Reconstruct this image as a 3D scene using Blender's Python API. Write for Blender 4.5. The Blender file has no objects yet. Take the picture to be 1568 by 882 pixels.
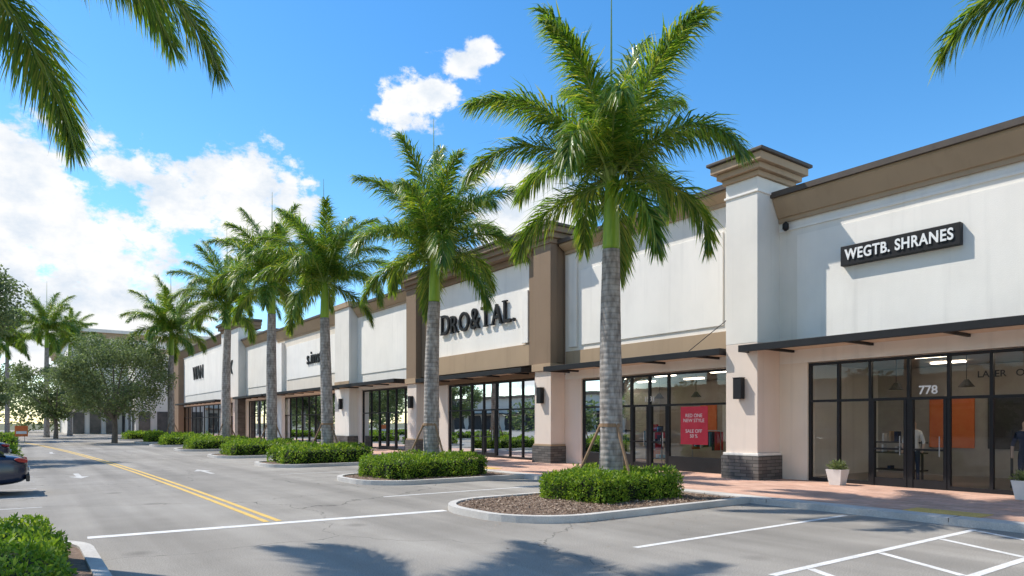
import bpy, math, random
from mathutils import Vector, Matrix
R = math.radians
scene = bpy.context.scene
scene.view_settings.view_transform = 'Standard'
scene.view_settings.look = 'None'
scene.view_settings.exposure = 0
COL = scene.collection

# ---------------------------------------------------------------- materials
def nt(name):
    m = bpy.data.materials.new(name); m.use_nodes = True
    n = m.node_tree; n.nodes.clear(); return m, n
def nd(n, t, **k):
    x = n.nodes.new(t)
    for a, b in k.items(): setattr(x, a, b)
    return x
def c4(c): return (c[0], c[1], c[2], 1)

def noisy(name, c1, c2, scale=3.0, rough=0.8, bump=0.1, bscale=40, detail=5, spec=0.3, stain=None, stretch=(1,1,1), fine=None, metallic=0, crack=False, streak=False):
    m, n = nt(name); L = n.links
    out = nd(n, 'ShaderNodeOutputMaterial'); p = nd(n, 'ShaderNodeBsdfPrincipled')
    geo = nd(n, 'ShaderNodeNewGeometry')
    mp = nd(n, 'ShaderNodeMapping'); mp.inputs['Scale'].default_value = stretch
    L.new(geo.outputs['Position'], mp.inputs['Vector'])
    no = nd(n, 'ShaderNodeTexNoise'); no.inputs['Scale'].default_value = scale; no.inputs['Detail'].default_value = detail
    no.inputs['Roughness'].default_value = 0.65
    L.new(mp.outputs[0], no.inputs['Vector'])
    r = nd(n, 'ShaderNodeValToRGB'); r.color_ramp.elements[0].position = 0.32; r.color_ramp.elements[1].position = 0.68
    r.color_ramp.elements[0].color = c4(c1); r.color_ramp.elements[1].color = c4(c2)
    L.new(no.outputs['Fac'], r.inputs[0])
    col = r.outputs[0]
    def mul(fac, col):
        vm = nd(n, 'ShaderNodeVectorMath', operation='SCALE'); L.new(col, vm.inputs[0]); L.new(fac, vm.inputs['Scale']); return vm.outputs[0]
    if fine:
        n2 = nd(n, 'ShaderNodeTexNoise'); n2.inputs['Scale'].default_value = fine[0]; n2.inputs['Detail'].default_value = 3
        L.new(geo.outputs['Position'], n2.inputs['Vector'])
        r2 = nd(n, 'ShaderNodeMapRange'); r2.inputs[1].default_value = .3; r2.inputs[2].default_value = .7
        r2.inputs[3].default_value = 1 - fine[1]; r2.inputs[4].default_value = 1 + fine[1]
        L.new(n2.outputs['Fac'], r2.inputs[0]); col = mul(r2.outputs[0], col)
    if stain:
        n3 = nd(n, 'ShaderNodeTexNoise'); n3.inputs['Scale'].default_value = stain[0]; n3.inputs['Detail'].default_value = 6
        L.new(geo.outputs['Position'], n3.inputs['Vector'])
        r3 = nd(n, 'ShaderNodeMapRange'); r3.inputs[1].default_value = .45; r3.inputs[2].default_value = .75
        r3.inputs[3].default_value = 1; r3.inputs[4].default_value = stain[1]
        L.new(n3.outputs['Fac'], r3.inputs[0]); col = mul(r3.outputs[0], col)
    if streak:   # faint vertical rain streaks
        n4 = nd(n, 'ShaderNodeTexNoise'); n4.inputs['Scale'].default_value = 1; n4.inputs['Detail'].default_value = 4
        mp4 = nd(n, 'ShaderNodeMapping'); mp4.inputs['Scale'].default_value = (3.5, 3.5, .16); L.new(geo.outputs['Position'], mp4.inputs[0]); L.new(mp4.outputs[0], n4.inputs['Vector'])
        r4 = nd(n, 'ShaderNodeMapRange'); r4.inputs[1].default_value = .56; r4.inputs[2].default_value = .75; r4.inputs[3].default_value = 1; r4.inputs[4].default_value = .91
        L.new(n4.outputs['Fac'], r4.inputs[0]); col = mul(r4.outputs[0], col)
    if crack:
        nw = nd(n, 'ShaderNodeTexNoise'); nw.inputs['Scale'].default_value = 1.3; nw.inputs['Detail'].default_value = 5
        L.new(geo.outputs['Position'], nw.inputs['Vector'])
        sc_ = nd(n, 'ShaderNodeVectorMath', operation='MULTIPLY_ADD'); L.new(nw.outputs['Color'], sc_.inputs[0]); sc_.inputs[1].default_value = (1.1, 1.1, 0); L.new(geo.outputs['Position'], sc_.inputs[2])
        vo = nd(n, 'ShaderNodeTexVoronoi', feature='DISTANCE_TO_EDGE'); vo.inputs['Scale'].default_value = .16
        L.new(sc_.outputs[0], vo.inputs['Vector'])
        rc = nd(n, 'ShaderNodeMapRange'); rc.inputs[1].default_value = .0006; rc.inputs[2].default_value = .0024; rc.inputs[3].default_value = .50; rc.inputs[4].default_value = 1
        L.new(vo.outputs['Distance'], rc.inputs[0]); col = mul(rc.outputs[0], col)
        n5 = nd(n, 'ShaderNodeTexNoise'); n5.inputs['Scale'].default_value = 1; n5.inputs['Detail'].default_value = 4
        mp5 = nd(n, 'ShaderNodeMapping'); mp5.inputs['Scale'].default_value = (1.1, .05, 1); L.new(geo.outputs['Position'], mp5.inputs[0]); L.new(mp5.outputs[0], n5.inputs['Vector'])
        r5 = nd(n, 'ShaderNodeMapRange'); r5.inputs[1].default_value = .35; r5.inputs[2].default_value = .65; r5.inputs[3].default_value = .80; r5.inputs[4].default_value = 1.08
        L.new(n5.outputs['Fac'], r5.inputs[0]); col = mul(r5.outputs[0], col)
        v2 = nd(n, 'ShaderNodeTexVoronoi'); v2.inputs['Scale'].default_value = .55; L.new(geo.outputs['Position'], v2.inputs['Vector'])
        r6 = nd(n, 'ShaderNodeMapRange'); r6.inputs[1].default_value = .03; r6.inputs[2].default_value = .14; r6.inputs[3].default_value = .70; r6.inputs[4].default_value = 1
        L.new(v2.outputs['Distance'], r6.inputs[0]); col = mul(r6.outputs[0], col)
    L.new(col, p.inputs['Base Color'])
    p.inputs['Roughness'].default_value = rough; p.inputs['Specular IOR Level'].default_value = spec
    p.inputs['Metallic'].default_value = metallic
    if bump:
        nb = nd(n, 'ShaderNodeTexNoise'); nb.inputs['Scale'].default_value = bscale; nb.inputs['Detail'].default_value = 2
        L.new(geo.outputs['Position'], nb.inputs['Vector'])
        b = nd(n, 'ShaderNodeBump'); b.inputs['Strength'].default_value = bump; b.inputs['Distance'].default_value = 0.02
        L.new(nb.outputs['Fac'], b.inputs['Height']); L.new(b.outputs[0], p.inputs['Normal'])
    L.new(p.outputs[0], out.inputs[0])
    return m

def v(c, k): return tuple(x*k for x in c)
def stucco(name, c): return noisy(name, v(c, .95), v(c, 1.03), scale=.6, rough=.9, bump=.2, bscale=60, spec=.2, stain=(.9, .94), stretch=(1, 1, .25), streak=True)

def brickmat(name, c1, c2, cm, w, h, axes='XY', mortar=.008, rough=.8, bump=.4, off=.5):
    m, n = nt(name); L = n.links
    out = nd(n, 'ShaderNodeOutputMaterial'); p = nd(n, 'ShaderNodeBsdfPrincipled')
    geo = nd(n, 'ShaderNodeNewGeometry'); sp = nd(n, 'ShaderNodeSeparateXYZ'); cb = nd(n, 'ShaderNodeCombineXYZ')
    L.new(geo.outputs['Position'], sp.inputs[0])
    if axes == 'YX':
        L.new(sp.outputs[1], cb.inputs[0]); L.new(sp.outputs[0], cb.inputs[1])
    else:
        ad = nd(n, 'ShaderNodeMath', operation='ADD'); L.new(sp.outputs[0], ad.inputs[0]); L.new(sp.outputs[1], ad.inputs[1])
        L.new(ad.outputs[0], cb.inputs[0]); L.new(sp.outputs[2], cb.inputs[1])
    b = nd(n, 'ShaderNodeTexBrick'); b.offset = off
    b.inputs['Color1'].default_value = c4(c1); b.inputs['Color2'].default_value = c4(c2); b.inputs['Mortar'].default_value = c4(cm)
    b.inputs['Scale'].default_value = 1; b.inputs['Mortar Size'].default_value = mortar
    b.inputs['Brick Width'].default_value = w; b.inputs['Row Height'].default_value = h
    L.new(cb.outputs[0], b.inputs['Vector'])
    no = nd(n, 'ShaderNodeTexNoise'); no.inputs['Scale'].default_value = 1.2; no.inputs['Detail'].default_value = 6
    L.new(geo.outputs['Position'], no.inputs['Vector'])
    r2 = nd(n, 'ShaderNodeMapRange'); r2.inputs[1].default_value = .3; r2.inputs[2].default_value = .7
    r2.inputs[3].default_value = .78; r2.inputs[4].default_value = 1.1
    L.new(no.outputs['Fac'], r2.inputs[0])
    vm = nd(n, 'ShaderNodeVectorMath', operation='SCALE')
    L.new(b.outputs[0], vm.inputs[0]); L.new(r2.outputs[0], vm.inputs['Scale'])
    L.new(vm.outputs[0], p.inputs['Base Color']); p.inputs['Roughness'].default_value = rough
    bp = nd(n, 'ShaderNodeBump', invert=True); bp.inputs['Strength'].default_value = bump; bp.inputs['Distance'].default_value = .01
    L.new(b.outputs['Fac'], bp.inputs['Height']); L.new(bp.outputs[0], p.inputs['Normal'])
    L.new(p.outputs[0], out.inputs[0]); return m

def leafmat(name, cols, trans, tfac=.4, rough=.45, spec=.4):
    m, n = nt(name); L = n.links
    out = nd(n, 'ShaderNodeOutputMaterial'); p = nd(n, 'ShaderNodeBsdfPrincipled')
    geo = nd(n, 'ShaderNodeNewGeometry'); r = nd(n, 'ShaderNodeValToRGB')
    while len(r.color_ramp.elements) < len(cols): r.color_ramp.elements.new(.5)
    for i, c in enumerate(cols):
        r.color_ramp.elements[i].position = i/(len(cols)-1); r.color_ramp.elements[i].color = c4(c)
    L.new(geo.outputs['Random Per Island'], r.inputs[0])
    L.new(r.outputs[0], p.inputs['Base Color'])
    p.inputs['Roughness'].default_value = rough; p.inputs['Specular IOR Level'].default_value = spec
    t = nd(n, 'ShaderNodeBsdfTranslucent')
    mc = nd(n, 'ShaderNodeMix', data_type='RGBA', blend_type='MULTIPLY'); mc.inputs[0].default_value = 1
    L.new(r.outputs[0], mc.inputs[6]); mc.inputs[7].default_value = c4(trans)
    L.new(mc.outputs[2], t.inputs[0])
    mx = nd(n, 'ShaderNodeMixShader'); mx.inputs[0].default_value = tfac
    L.new(p.outputs[0], mx.inputs[1]); L.new(t.outputs[0], mx.inputs[2]); L.new(mx.outputs[0], out.inputs[0])
    return m

def glassmat(name, tint=(.88, .90, .90)):
    m, n = nt(name); L = n.links
    out = nd(n, 'ShaderNodeOutputMaterial')
    t = nd(n, 'ShaderNodeBsdfTransparent'); t.inputs[0].default_value = c4(tint)
    g = nd(n, 'ShaderNodeBsdfGlossy'); g.inputs['Roughness'].default_value = .01; g.inputs[0].default_value = (.75, .8, .85, 1)
    geo = nd(n, 'ShaderNodeNewGeometry'); no = nd(n, 'ShaderNodeTexNoise'); no.inputs['Scale'].default_value = .8
    L.new(geo.outputs['Position'], no.inputs['Vector'])
    b = nd(n, 'ShaderNodeBump'); b.inputs['Strength'].default_value = .08; b.inputs['Distance'].default_value = .02
    L.new(no.outputs['Fac'], b.inputs['Height']); L.new(b.outputs[0], g.inputs['Normal'])
    f = nd(n, 'ShaderNodeFresnel'); f.inputs[0].default_value = 1.42
    mx = nd(n, 'ShaderNodeMixShader'); L.new(f.outputs[0], mx.inputs[0]); L.new(t.outputs[0], mx.inputs[1]); L.new(g.outputs[0], mx.inputs[2])
    L.new(mx.outputs[0], out.inputs[0]); return m

def lampmat(name, col, s):
    m, n = nt(name); out = nd(n, 'ShaderNodeOutputMaterial'); e = nd(n, 'ShaderNodeEmission'); e.inputs[0].default_value = c4(col); e.inputs[1].default_value = s
    n.links.new(e.outputs[0], out.inputs[0]); return m

M = {}
M['white'] = stucco('stucco_white', (.83, .785, .71))
M['white2'] = stucco('stucco_panel', (.90, .855, .78))
M['cream'] = stucco('stucco_cream', (.80, .71, .59))
M['pink'] = stucco('stucco_blush', (.80, .68, .585))
M['brown'] = stucco('stucco_brown', (.265, .19, .13))
M['tan'] = stucco('stucco_tan', (.44, .32, .21))
M['cap'] = noisy('dark_cap', (.075, .06, .05), (.10, .08, .065), rough=.6, bump=0)
M['black'] = noisy('black_metal', (.012, .012, .013), (.018, .018, .02), rough=.5, bump=0, spec=.3)
M['soffit'] = noisy('soffit', (.60, .47, .34), (.66, .52, .38), rough=.8, bump=.05)
M['stone'] = brickmat('ledge_stone', (.10, .092, .085), (.17, .155, .14), (.04, .037, .035), .42, .10, 'XZ', .008, .8, .8)
M['pavers'] = brickmat('brick_pavers', (.60, .35, .25), (.72, .46, .34), (.42, .29, .23), .40, .20, 'YX', .008, .85, .3)
M['concrete'] = noisy('concrete', (.50, .47, .43), (.64, .61, .56), scale=1.5, rough=.9, bump=.2, bscale=60, fine=(50, .12), stain=(.8, .8))
M['asphalt'] = noisy('asphalt', (.305, .28, .245), (.385, .357, .315), scale=.35, rough=.92, bump=.4, bscale=90, spec=.15, fine=(60, .30), stain=(.22, .74), detail=7, crack=True)
M['ground'] = noisy('ground', (.10, .11, .05), (.17, .16, .09), scale=.1, rough=.95, bump=0)
M['paint'] = noisy('white_paint', (.58, .57, .54), (.82, .80, .77), scale=4, rough=.8, bump=.2, fine=(45, .15), detail=8)
M['paint_old'] = noisy('worn_white_paint', (.42, .40, .37), (.66, .64, .60), scale=2.5, rough=.8, bump=.2, fine=(45, .2), detail=8)
M['yellow'] = noisy('yellow_paint', (.60, .40, .13), (.78, .52, .14), scale=3, rough=.8, bump=.2, fine=(45, .2), detail=8)
M['mulch'] = noisy('mulch_soil', (.13, .09, .065), (.27, .19, .14), scale=12, rough=.95, bump=1, bscale=30)
M['chip'] = leafmat('mulch_chip', [(.12, .08, .055), (.30, .21, .15), (.48, .38, .29)], (1, 1, 1), .02, .9, .1)
M['wood'] = noisy('wood_pole', (.22, .13, .07), (.34, .22, .13), scale=8, rough=.8, bump=.2, stretch=(4, 4, .6))
M['frond'] = leafmat('palm_leaf', [(.045, .105, .018), (.08, .17, .024), (.125, .235, .03), (.20, .29, .04), (.33, .34, .07)], (2.1, 1.9, .8), .42, .36, .5)
M['rachis'] = noisy('palm_rachis', (.20, .30, .07), (.28, .38, .10), rough=.5, bump=0)
M['shaft'] = noisy('crownshaft', (.17, .31, .025), (.30, .44, .04), scale=4, rough=.38, bump=.03, stretch=(3, 3, .4), spec=.4)
M['hedge'] = leafmat('hedge_leaf', [(.06, .13, .012), (.12, .22, .02), (.21, .32, .03), (.34, .42, .055)], (1.8, 1.8, 1), .32, .5, .3)
M['oak'] = leafmat('oak_leaf', [(.09, .12, .05), (.15, .19, .08), (.23, .27, .12)], (1.6, 1.7, 1.2), .32, .55, .3)
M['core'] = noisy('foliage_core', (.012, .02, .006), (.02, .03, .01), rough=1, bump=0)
M['bark'] = noisy('bark', (.12, .10, .08), (.22, .19, .16), scale=6, rough=.95, bump=.6, bscale=20, stretch=(2, 2, .4))
M['glass'] = glassmat('shop_glass')
M['lamp'] = lampmat('ceiling_lamp', (1, .86, .68), 10.0)
M['int_wall'] = noisy('interior_wall', (.38, .33, .28), (.50, .45, .39), scale=.8, bump=0)
M['int_floor'] = noisy('interior_floor', (.20, .17, .14), (.28, .24, .20), scale=1, bump=0, rough=.3)
M['int_dark'] = noisy('interior_dark', (.05, .045, .04), (.08, .07, .065), scale=1, bump=0)
M['far_glass'] = noisy('distant_shop_window', (.05, .055, .06), (.16, .15, .14), scale=.6, bump=0, rough=.2, spec=.6)
M['signwhite'] = noisy('sign_white', (.84, .84, .82), (.90, .90, .88), rough=.4, bump=0)
M['poster'] = noisy('poster_red', (.60, .03, .06), (.68, .05, .08), rough=.4, bump=0)
M['pinkpanel'] = noisy('display_pink', (.65, .06, .30), (.8, .12, .42), rough=.5, bump=0)
M['orange'] = noisy('display_orange', (.8, .18, .05), (.85, .24, .07), rough=.5, bump=0)
M['teal'] = noisy('display_teal', (.06, .25, .35), (.1, .35, .48), rough=.5, bump=0)
M['pot'] = noisy('pot_white', (.70, .68, .64), (.80, .78, .74), rough=.5, bump=.03)
M['skin'] = noisy('mannequin_skin', (.50, .34, .25), (.58, .40, .30), rough=.6, bump=0)
M['cloth1'] = noisy('cloth_red', (.5, .04, .06), (.6, .06, .08), rough=.9, bump=0)
M['cloth2'] = noisy('cloth_dark', (.03, .04, .07), (.05, .06, .10), rough=.9, bump=0)
M['cloth3'] = noisy('cloth_light', (.66, .64, .60), (.76, .74, .70), rough=.9, bump=0)
M['carpaint'] = noisy('car_paint', (.012, .018, .045), (.014, .022, .052), rough=.18, bump=0, spec=.7)
M['carglass'] = noisy('car_glass', (.01, .012, .014), (.012, .014, .016), rough=.05, bump=0, spec=.8)
M['tire'] = noisy('tire', (.02, .02, .02), (.03, .03, .03), rough=.8, bump=.1)
M['rim'] = noisy('rim', (.4, .4, .42), (.5, .5, .52), rough=.3, bump=0, metallic=.8)
M['redlens'] = noisy('red_lens', (.28, .008, .008), (.34, .012, .012), rough=.15, bump=0, spec=.7)

def trunkmat():
    m, n = nt('palm_trunk'); L = n.links
    out = nd(n, 'ShaderNodeOutputMaterial'); p = nd(n, 'ShaderNodeBsdfPrincipled'); p.inputs['Roughness'].default_value = .9
    geo = nd(n, 'ShaderNodeNewGeometry')
    w = nd(n, 'ShaderNodeTexWave', bands_direction='Z'); w.inputs['Scale'].default_value = 2.4; w.inputs['Distortion'].default_value = .7
    w.inputs['Detail'].default_value = 2; w.inputs['Detail Scale'].default_value = 1.5
    L.new(geo.outputs['Position'], w.inputs['Vector'])
    no = nd(n, 'ShaderNodeTexNoise'); no.inputs['Scale'].default_value = 4; no.inputs['Detail'].default_value = 8
    mp = nd(n, 'ShaderNodeMapping'); mp.inputs['Scale'].default_value = (2.5, 2.5, 1)
    L.new(geo.outputs['Position'], mp.inputs[0]); L.new(mp.outputs[0], no.inputs['Vector'])
    r = nd(n, 'ShaderNodeValToRGB'); r.color_ramp.elements[0].position = .33; r.color_ramp.elements[1].position = .68
    r.color_ramp.elements[0].color = (.20, .17, .145, 1); r.color_ramp.elements[1].color = (.46, .415, .37, 1)
    L.new(no.outputs['Fac'], r.inputs[0])
    mr = nd(n, 'ShaderNodeMapRange'); mr.inputs[1].default_value = 0; mr.inputs[2].default_value = .25; mr.inputs[3].default_value = .76; mr.inputs[4].default_value = 1
    L.new(w.outputs['Fac'], mr.inputs[0])
    vm = nd(n, 'ShaderNodeVectorMath', operation='SCALE'); L.new(r.outputs[0], vm.inputs[0]); L.new(mr.outputs[0], vm.inputs['Scale'])
    L.new(vm.outputs[0], p.inputs['Base Color'])
    ad = nd(n, 'ShaderNodeMath', operation='ADD'); L.new(w.outputs['Fac'], ad.inputs[0]); L.new(no.outputs['Fac'], ad.inputs[1])
    b = nd(n, 'ShaderNodeBump'); b.inputs['Strength'].default_value = .35; b.inputs['Distance'].default_value = .02
    L.new(ad.outputs[0], b.inputs['Height']); L.new(b.outputs[0], p.inputs['Normal'])
    L.new(p.outputs[0], out.inputs[0]); return m
M['trunk'] = trunkmat()

# ---------------------------------------------------------------- mesh builder
def empty(name, loc=(0, 0, 0)):
    e = bpy.data.objects.new(name, None); e.location = loc; COL.objects.link(e); e.empty_display_size = .3
    return e
class MB:
    def __init__(s): s.v = []; s.f = []; s.m = []; s.mats = []
    def mi(s, k):
        if k not in s.mats: s.mats.append(k)
        return s.mats.index(k)
    def face(s, pts, k):
        b = len(s.v); s.v += [tuple(p) for p in pts]; s.f.append(tuple(range(b, b+len(pts)))); s.m.append(s.mi(k))
    def box(s, x0, x1, y0, y1, z0, z1, k):
        b = len(s.v)
        s.v += [(x0,y0,z0),(x1,y0,z0),(x1,y1,z0),(x0,y1,z0),(x0,y0,z1),(x1,y0,z1),(x1,y1,z1),(x0,y1,z1)]
        for q in ((3,2,1,0),(4,5,6,7),(0,1,5,4),(1,2,6,5),(2,3,7,6),(3,0,4,7)):
            s.f.append(tuple(b+i for i in q)); s.m.append(s.mi(k))
    def prof(s, pts, y0, y1, k):
        b = len(s.v); n = len(pts)
        s.v += [(p[0], y0, p[1]) for p in pts] + [(p[0], y1, p[1]) for p in pts]
        mi = s.mi(k)
        for i in range(n):
            j = (i+1) % n
            s.f.append((b+i, b+j, b+n+j, b+n+i)); s.m.append(mi)
        s.f.append(tuple(b+i for i in range(n))[::-1]); s.m.append(mi)
        s.f.append(tuple(b+n+i for i in range(n))); s.m.append(mi)
    def tube(s, pts, rad, k, n=10, cap=True):
        b = len(s.v); mi = s.mi(k); N = len(pts)
        for i, p in enumerate(pts):
            p = Vector(p)
            t = (Vector(pts[min(i+1, N-1)]) - Vector(pts[max(i-1, 0)])).normalized()
            a = Vector((1, 0, 0)) if abs(t.x) < .8 else Vector((0, 1, 0))
            u = t.cross(a).normalized(); w = t.cross(u)
            for j in range(n):
                an = 2*math.pi*j/n
                s.v.append(tuple(p + (u*math.cos(an)+w*math.sin(an))*rad[i]))
        for i in range(N-1):
            for j in range(n):
                k2 = (j+1) % n
                s.f.append((b+i*n+j, b+i*n+k2, b+(i+1)*n+k2, b+(i+1)*n+j)); s.m.append(mi)
        if cap:
            s.f.append(tuple(b+j for j in range(n))); s.m.append(mi)
            s.f.append(tuple(b+(N-1)*n+j for j in range(n))); s.m.append(mi)
    def build(s, name, parent=None, bevel=0, smooth=False, fix=True):
        me = bpy.data.meshes.new(name); me.from_pydata(s.v, [], s.f)
        for k in s.mats: me.materials.append(M[k])
        me.polygons.foreach_set('material_index', s.m)
        if smooth: me.polygons.foreach_set('use_smooth', [True]*len(s.f))
        me.update()
        if fix:
            import bmesh
            bm = bmesh.new(); bm.from_mesh(me); bmesh.ops.recalc_face_normals(bm, faces=bm.faces); bm.to_mesh(me); bm.free()
        o = bpy.data.objects.new(name, me); COL.objects.link(o)
        if parent: o.parent = parent
        if bevel:
            md = o.modifiers.new('bevel', 'BEVEL'); md.width = bevel; md.segments = 2; md.limit_method = 'ANGLE'
        return o

# ---------------------------------------------------------------- camera
cam = bpy.data.cameras.new('camera'); co = bpy.data.objects.new('camera', cam); COL.objects.link(co)
co.location = (0, 0, 1.8); co.rotation_euler = (R(90), 0, R(-36)); cam.lens = 24; cam.sensor_width = 36
cam.shift_y = .1314; cam.clip_end = 3000; scene.camera = co

# ---------------------------------------------------------------- light & sky
saz, sel = -35.0, 52.0
sd = Vector((math.sin(R(saz))*math.cos(R(sel)), math.cos(R(saz))*math.cos(R(sel)), math.sin(R(sel))))
sl = bpy.data.lights.new('sun', 'SUN'); sl.energy = 5.0; sl.angle = R(.5); sl.color = (1, .94, .85)
so = bpy.data.objects.new('sun', sl); COL.objects.link(so); so.rotation_euler = (-sd).to_track_quat('-Z', 'Y').to_euler(); so.location = (0, 0, 60)
w = bpy.data.worlds.new('World'); scene.world = w; w.use_nodes = True; n = w.node_tree; n.nodes.clear(); L = n.links
try:
    w.cycles.sampling_method = 'MANUAL'; w.cycles.sample_map_resolution = 256
except Exception: pass
wo = nd(n, 'ShaderNodeOutputWorld'); sky = nd(n, 'ShaderNodeTexSky', sky_type='NISHITA')
sky.sun_disc = False; sky.sun_elevation = R(sel); sky.sun_rotation = R(saz); sky.air_density = 1.0; sky.dust_density = .15; sky.ozone_density = 2.5
hs = nd(n, 'ShaderNodeHueSaturation'); hs.inputs['Saturation'].default_value = 1.30; hs.inputs['Value'].default_value = 1.5; hs.inputs['Hue'].default_value = .497
L.new(sky.outputs[0], hs.inputs['Color'])
bg = nd(n, 'ShaderNodeBackground'); bg.inputs['Strength'].default_value = .15; L.new(hs.outputs[0], bg.inputs[0])
tc = nd(n, 'ShaderNodeTexCoord')
blobs = [(0,14,.14),(3.5,12.5,.13),(6.0,10.5,.09),(1,7.5,.15),(6,6.5,.13),(9.5,7.5,.06),(10.6,16.6,.08),(13,17.2,.08),(15.5,15.4,.065),(18,15.8,.045),
         (26.6,24.4,.042),(28,24.8,.046),(29.6,25.4,.04),(31.6,27.6,.03),(33.2,28.4,.024),(-1,18.8,.025),(38,17.4,.08),(35,15.8,.06),(-30,16,.28),(-75,18,.3),(-130,20,.35),(150,25,.35)]
prev = None
for az, el, r in blobs:
    c = (math.sin(R(az))*math.cos(R(el)), math.cos(R(az))*math.cos(R(el)), math.sin(R(el)))
    sb = nd(n, 'ShaderNodeVectorMath', operation='SUBTRACT'); L.new(tc.outputs['Generated'], sb.inputs[0]); sb.inputs[1].default_value = c
    ml = nd(n, 'ShaderNodeVectorMath', operation='MULTIPLY'); L.new(sb.outputs[0], ml.inputs[0]); ml.inputs[1].default_value = (1/r, 1/r, 1.5/r)
    ln = nd(n, 'ShaderNodeVectorMath', operation='LENGTH'); L.new(ml.outputs[0], ln.inputs[0])
    q = nd(n, 'ShaderNodeMath', operation='SUBTRACT'); q.inputs[0].default_value = 1; L.new(ln.outputs['Value'], q.inputs[1])
    if prev is None: prev = q
    else:
        mx = nd(n, 'ShaderNodeMath', operation='SMOOTH_MAX'); mx.inputs[2].default_value = .25
        L.new(prev.outputs[0], mx.inputs[0]); L.new(q.outputs[0], mx.inputs[1]); prev = mx
def wn(scale, det, off=0, roughn=.62):
    mp = nd(n, 'ShaderNodeMapping'); mp.inputs['Location'].default_value = (off, off*.7, 0); mp.inputs['Scale'].default_value = (1, 1, 1.5)
    L.new(tc.outputs['Generated'], mp.inputs[0])
    x = nd(n, 'ShaderNodeTexNoise'); x.inputs['Scale'].default_value = scale; x.inputs['Detail'].default_value = det; x.inputs['Roughness'].default_value = roughn
    L.new(mp.outputs[0], x.inputs['Vector']); return x
na = wn(15, 9, 0, .64)
s1 = nd(n, 'ShaderNodeMath', operation='MULTIPLY_ADD'); L.new(na.outputs['Fac'], s1.inputs[0]); s1.inputs[1].default_value = 3.7; s1.inputs[2].default_value = -1.68
s2 = nd(n, 'ShaderNodeMath', operation='ADD'); L.new(prev.outputs[0], s2.inputs[0]); L.new(s1.outputs[0], s2.inputs[1])
dm = nd(n, 'ShaderNodeMapRange', interpolation_type='SMOOTHSTEP'); dm.inputs[1].default_value = 0; dm.inputs[2].default_value = .5; L.new(s2.outputs[0], dm.inputs[0])
nb = wn(12, 6, 3.3)
cr = nd(n, 'ShaderNodeValToRGB'); cr.color_ramp.elements[0].position = .36; cr.color_ramp.elements[1].position = .56
cr.color_ramp.elements[0].color = (.72, .80, .90, 1); cr.color_ramp.elements[1].color = (1, 1, 1, 1)
L.new(nb.outputs['Fac'], cr.inputs[0])
bc = nd(n, 'ShaderNodeBackground'); bc.inputs[1].default_value = 1.04; L.new(cr.outputs[0], bc.inputs[0])
ms = nd(n, 'ShaderNodeMixShader'); L.new(dm.outputs[0], ms.inputs[0]); L.new(bg.outputs[0], ms.inputs[1]); L.new(bc.outputs[0], ms.inputs[2])
L.new(ms.outputs[0], wo.inputs[0])

# ---------------------------------------------------------------- ground
g = MB(); g.face([(-1500,-1500,-.02),(1500,-1500,-.02),(1500,1500,-.02),(-1500,1500,-.02)], 'ground'); g.build('ground')
g = MB(); g.face([(-60,-60,0),(13.3,-60,0),(13.3,200,0),(-60,200,0)], 'asphalt'); g.build('road')
pk = MB()
def strip(x0, y0, x1, y1, wd, k, z=.004):
    a = Vector((x0, y0, 0)); b = Vector((x1, y1, 0)); t = (b-a).normalized(); s = Vector((-t.y, t.x, 0))*wd/2
    pk.face([(p.x, p.y, z) for p in (a-s, b-s, b+s, a+s)], k)
strip(.9, 12.5, 7.1, 12.1, .24, 'paint')
def cx(y): return 3.78 - .0008*(y-12)**2
for off in (-.11, .11):
    y = 12.6
    while y < 95:
        strip(cx(y)+off, y, cx(y+4)+off, y+4.0, .11, 'yellow'); y += 4
for y in (6.9, 4.7, 3.3, 1.0, -1.5, 15.2): strip(7.2, y, 13.0, y, .11, 'paint', .004)
for y in (23.9, 32.6, 41.6, 52, 56, 60): strip(7.4, y, 13.0, y, .11, 'paint_old')
for xx in (7.9, 9.65, 11.55, 12.9): strip(xx, 4.63, xx-.65, 3.37, .11, 'paint')
for y in (15.3, 17.6, 20, 22.6, 25.2, 27.8, 30.4, 33): strip(-4.5, y, .45, y, .11, 'paint_old')
def arrow(x, y, d):
    pk.face([(x-.08, y, .004), (x+.08, y, .004), (x+.08, y+1.6*d, .004), (x-.08, y+1.6*d, .004)][::d], 'paint_old')
    pk.face([(x-.3, y+1.6*d, .004), (x+.3, y+1.6*d, .004), (x, y+2.6*d, .004)][::d], 'paint_old')
arrow(1.7, 28.5, -1); arrow(5.6, 25.6, 1); arrow(1.7, 50, -1)
pk.build('road_markings', fix=False)

sw = MB()
sw.box(13.25, 13.42, -40, 110, -.02, .125, 'concrete')
sw.box(13.42, 13.75, -40, 110, -.02, .121, 'concrete')
sw.box(13.75, 19.0, -40, 110, -.02, .117, 'pavers')
sw.box(13.78, 14.4, 4.9, 6.2, .117, .125, 'yellow'); sw.box(13.78, 14.4, 20.4, 21.6, .117, .125, 'yellow'); sw.box(13.78,14.4,28.5,29.6,.117,.125,'yellow')
for i in range(40): sw.box(13.245, 13.755, -38.01+i*3.6, -38+i*3.6, .05, .1262, 'cap')
sw.build('sidewalk')

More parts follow.
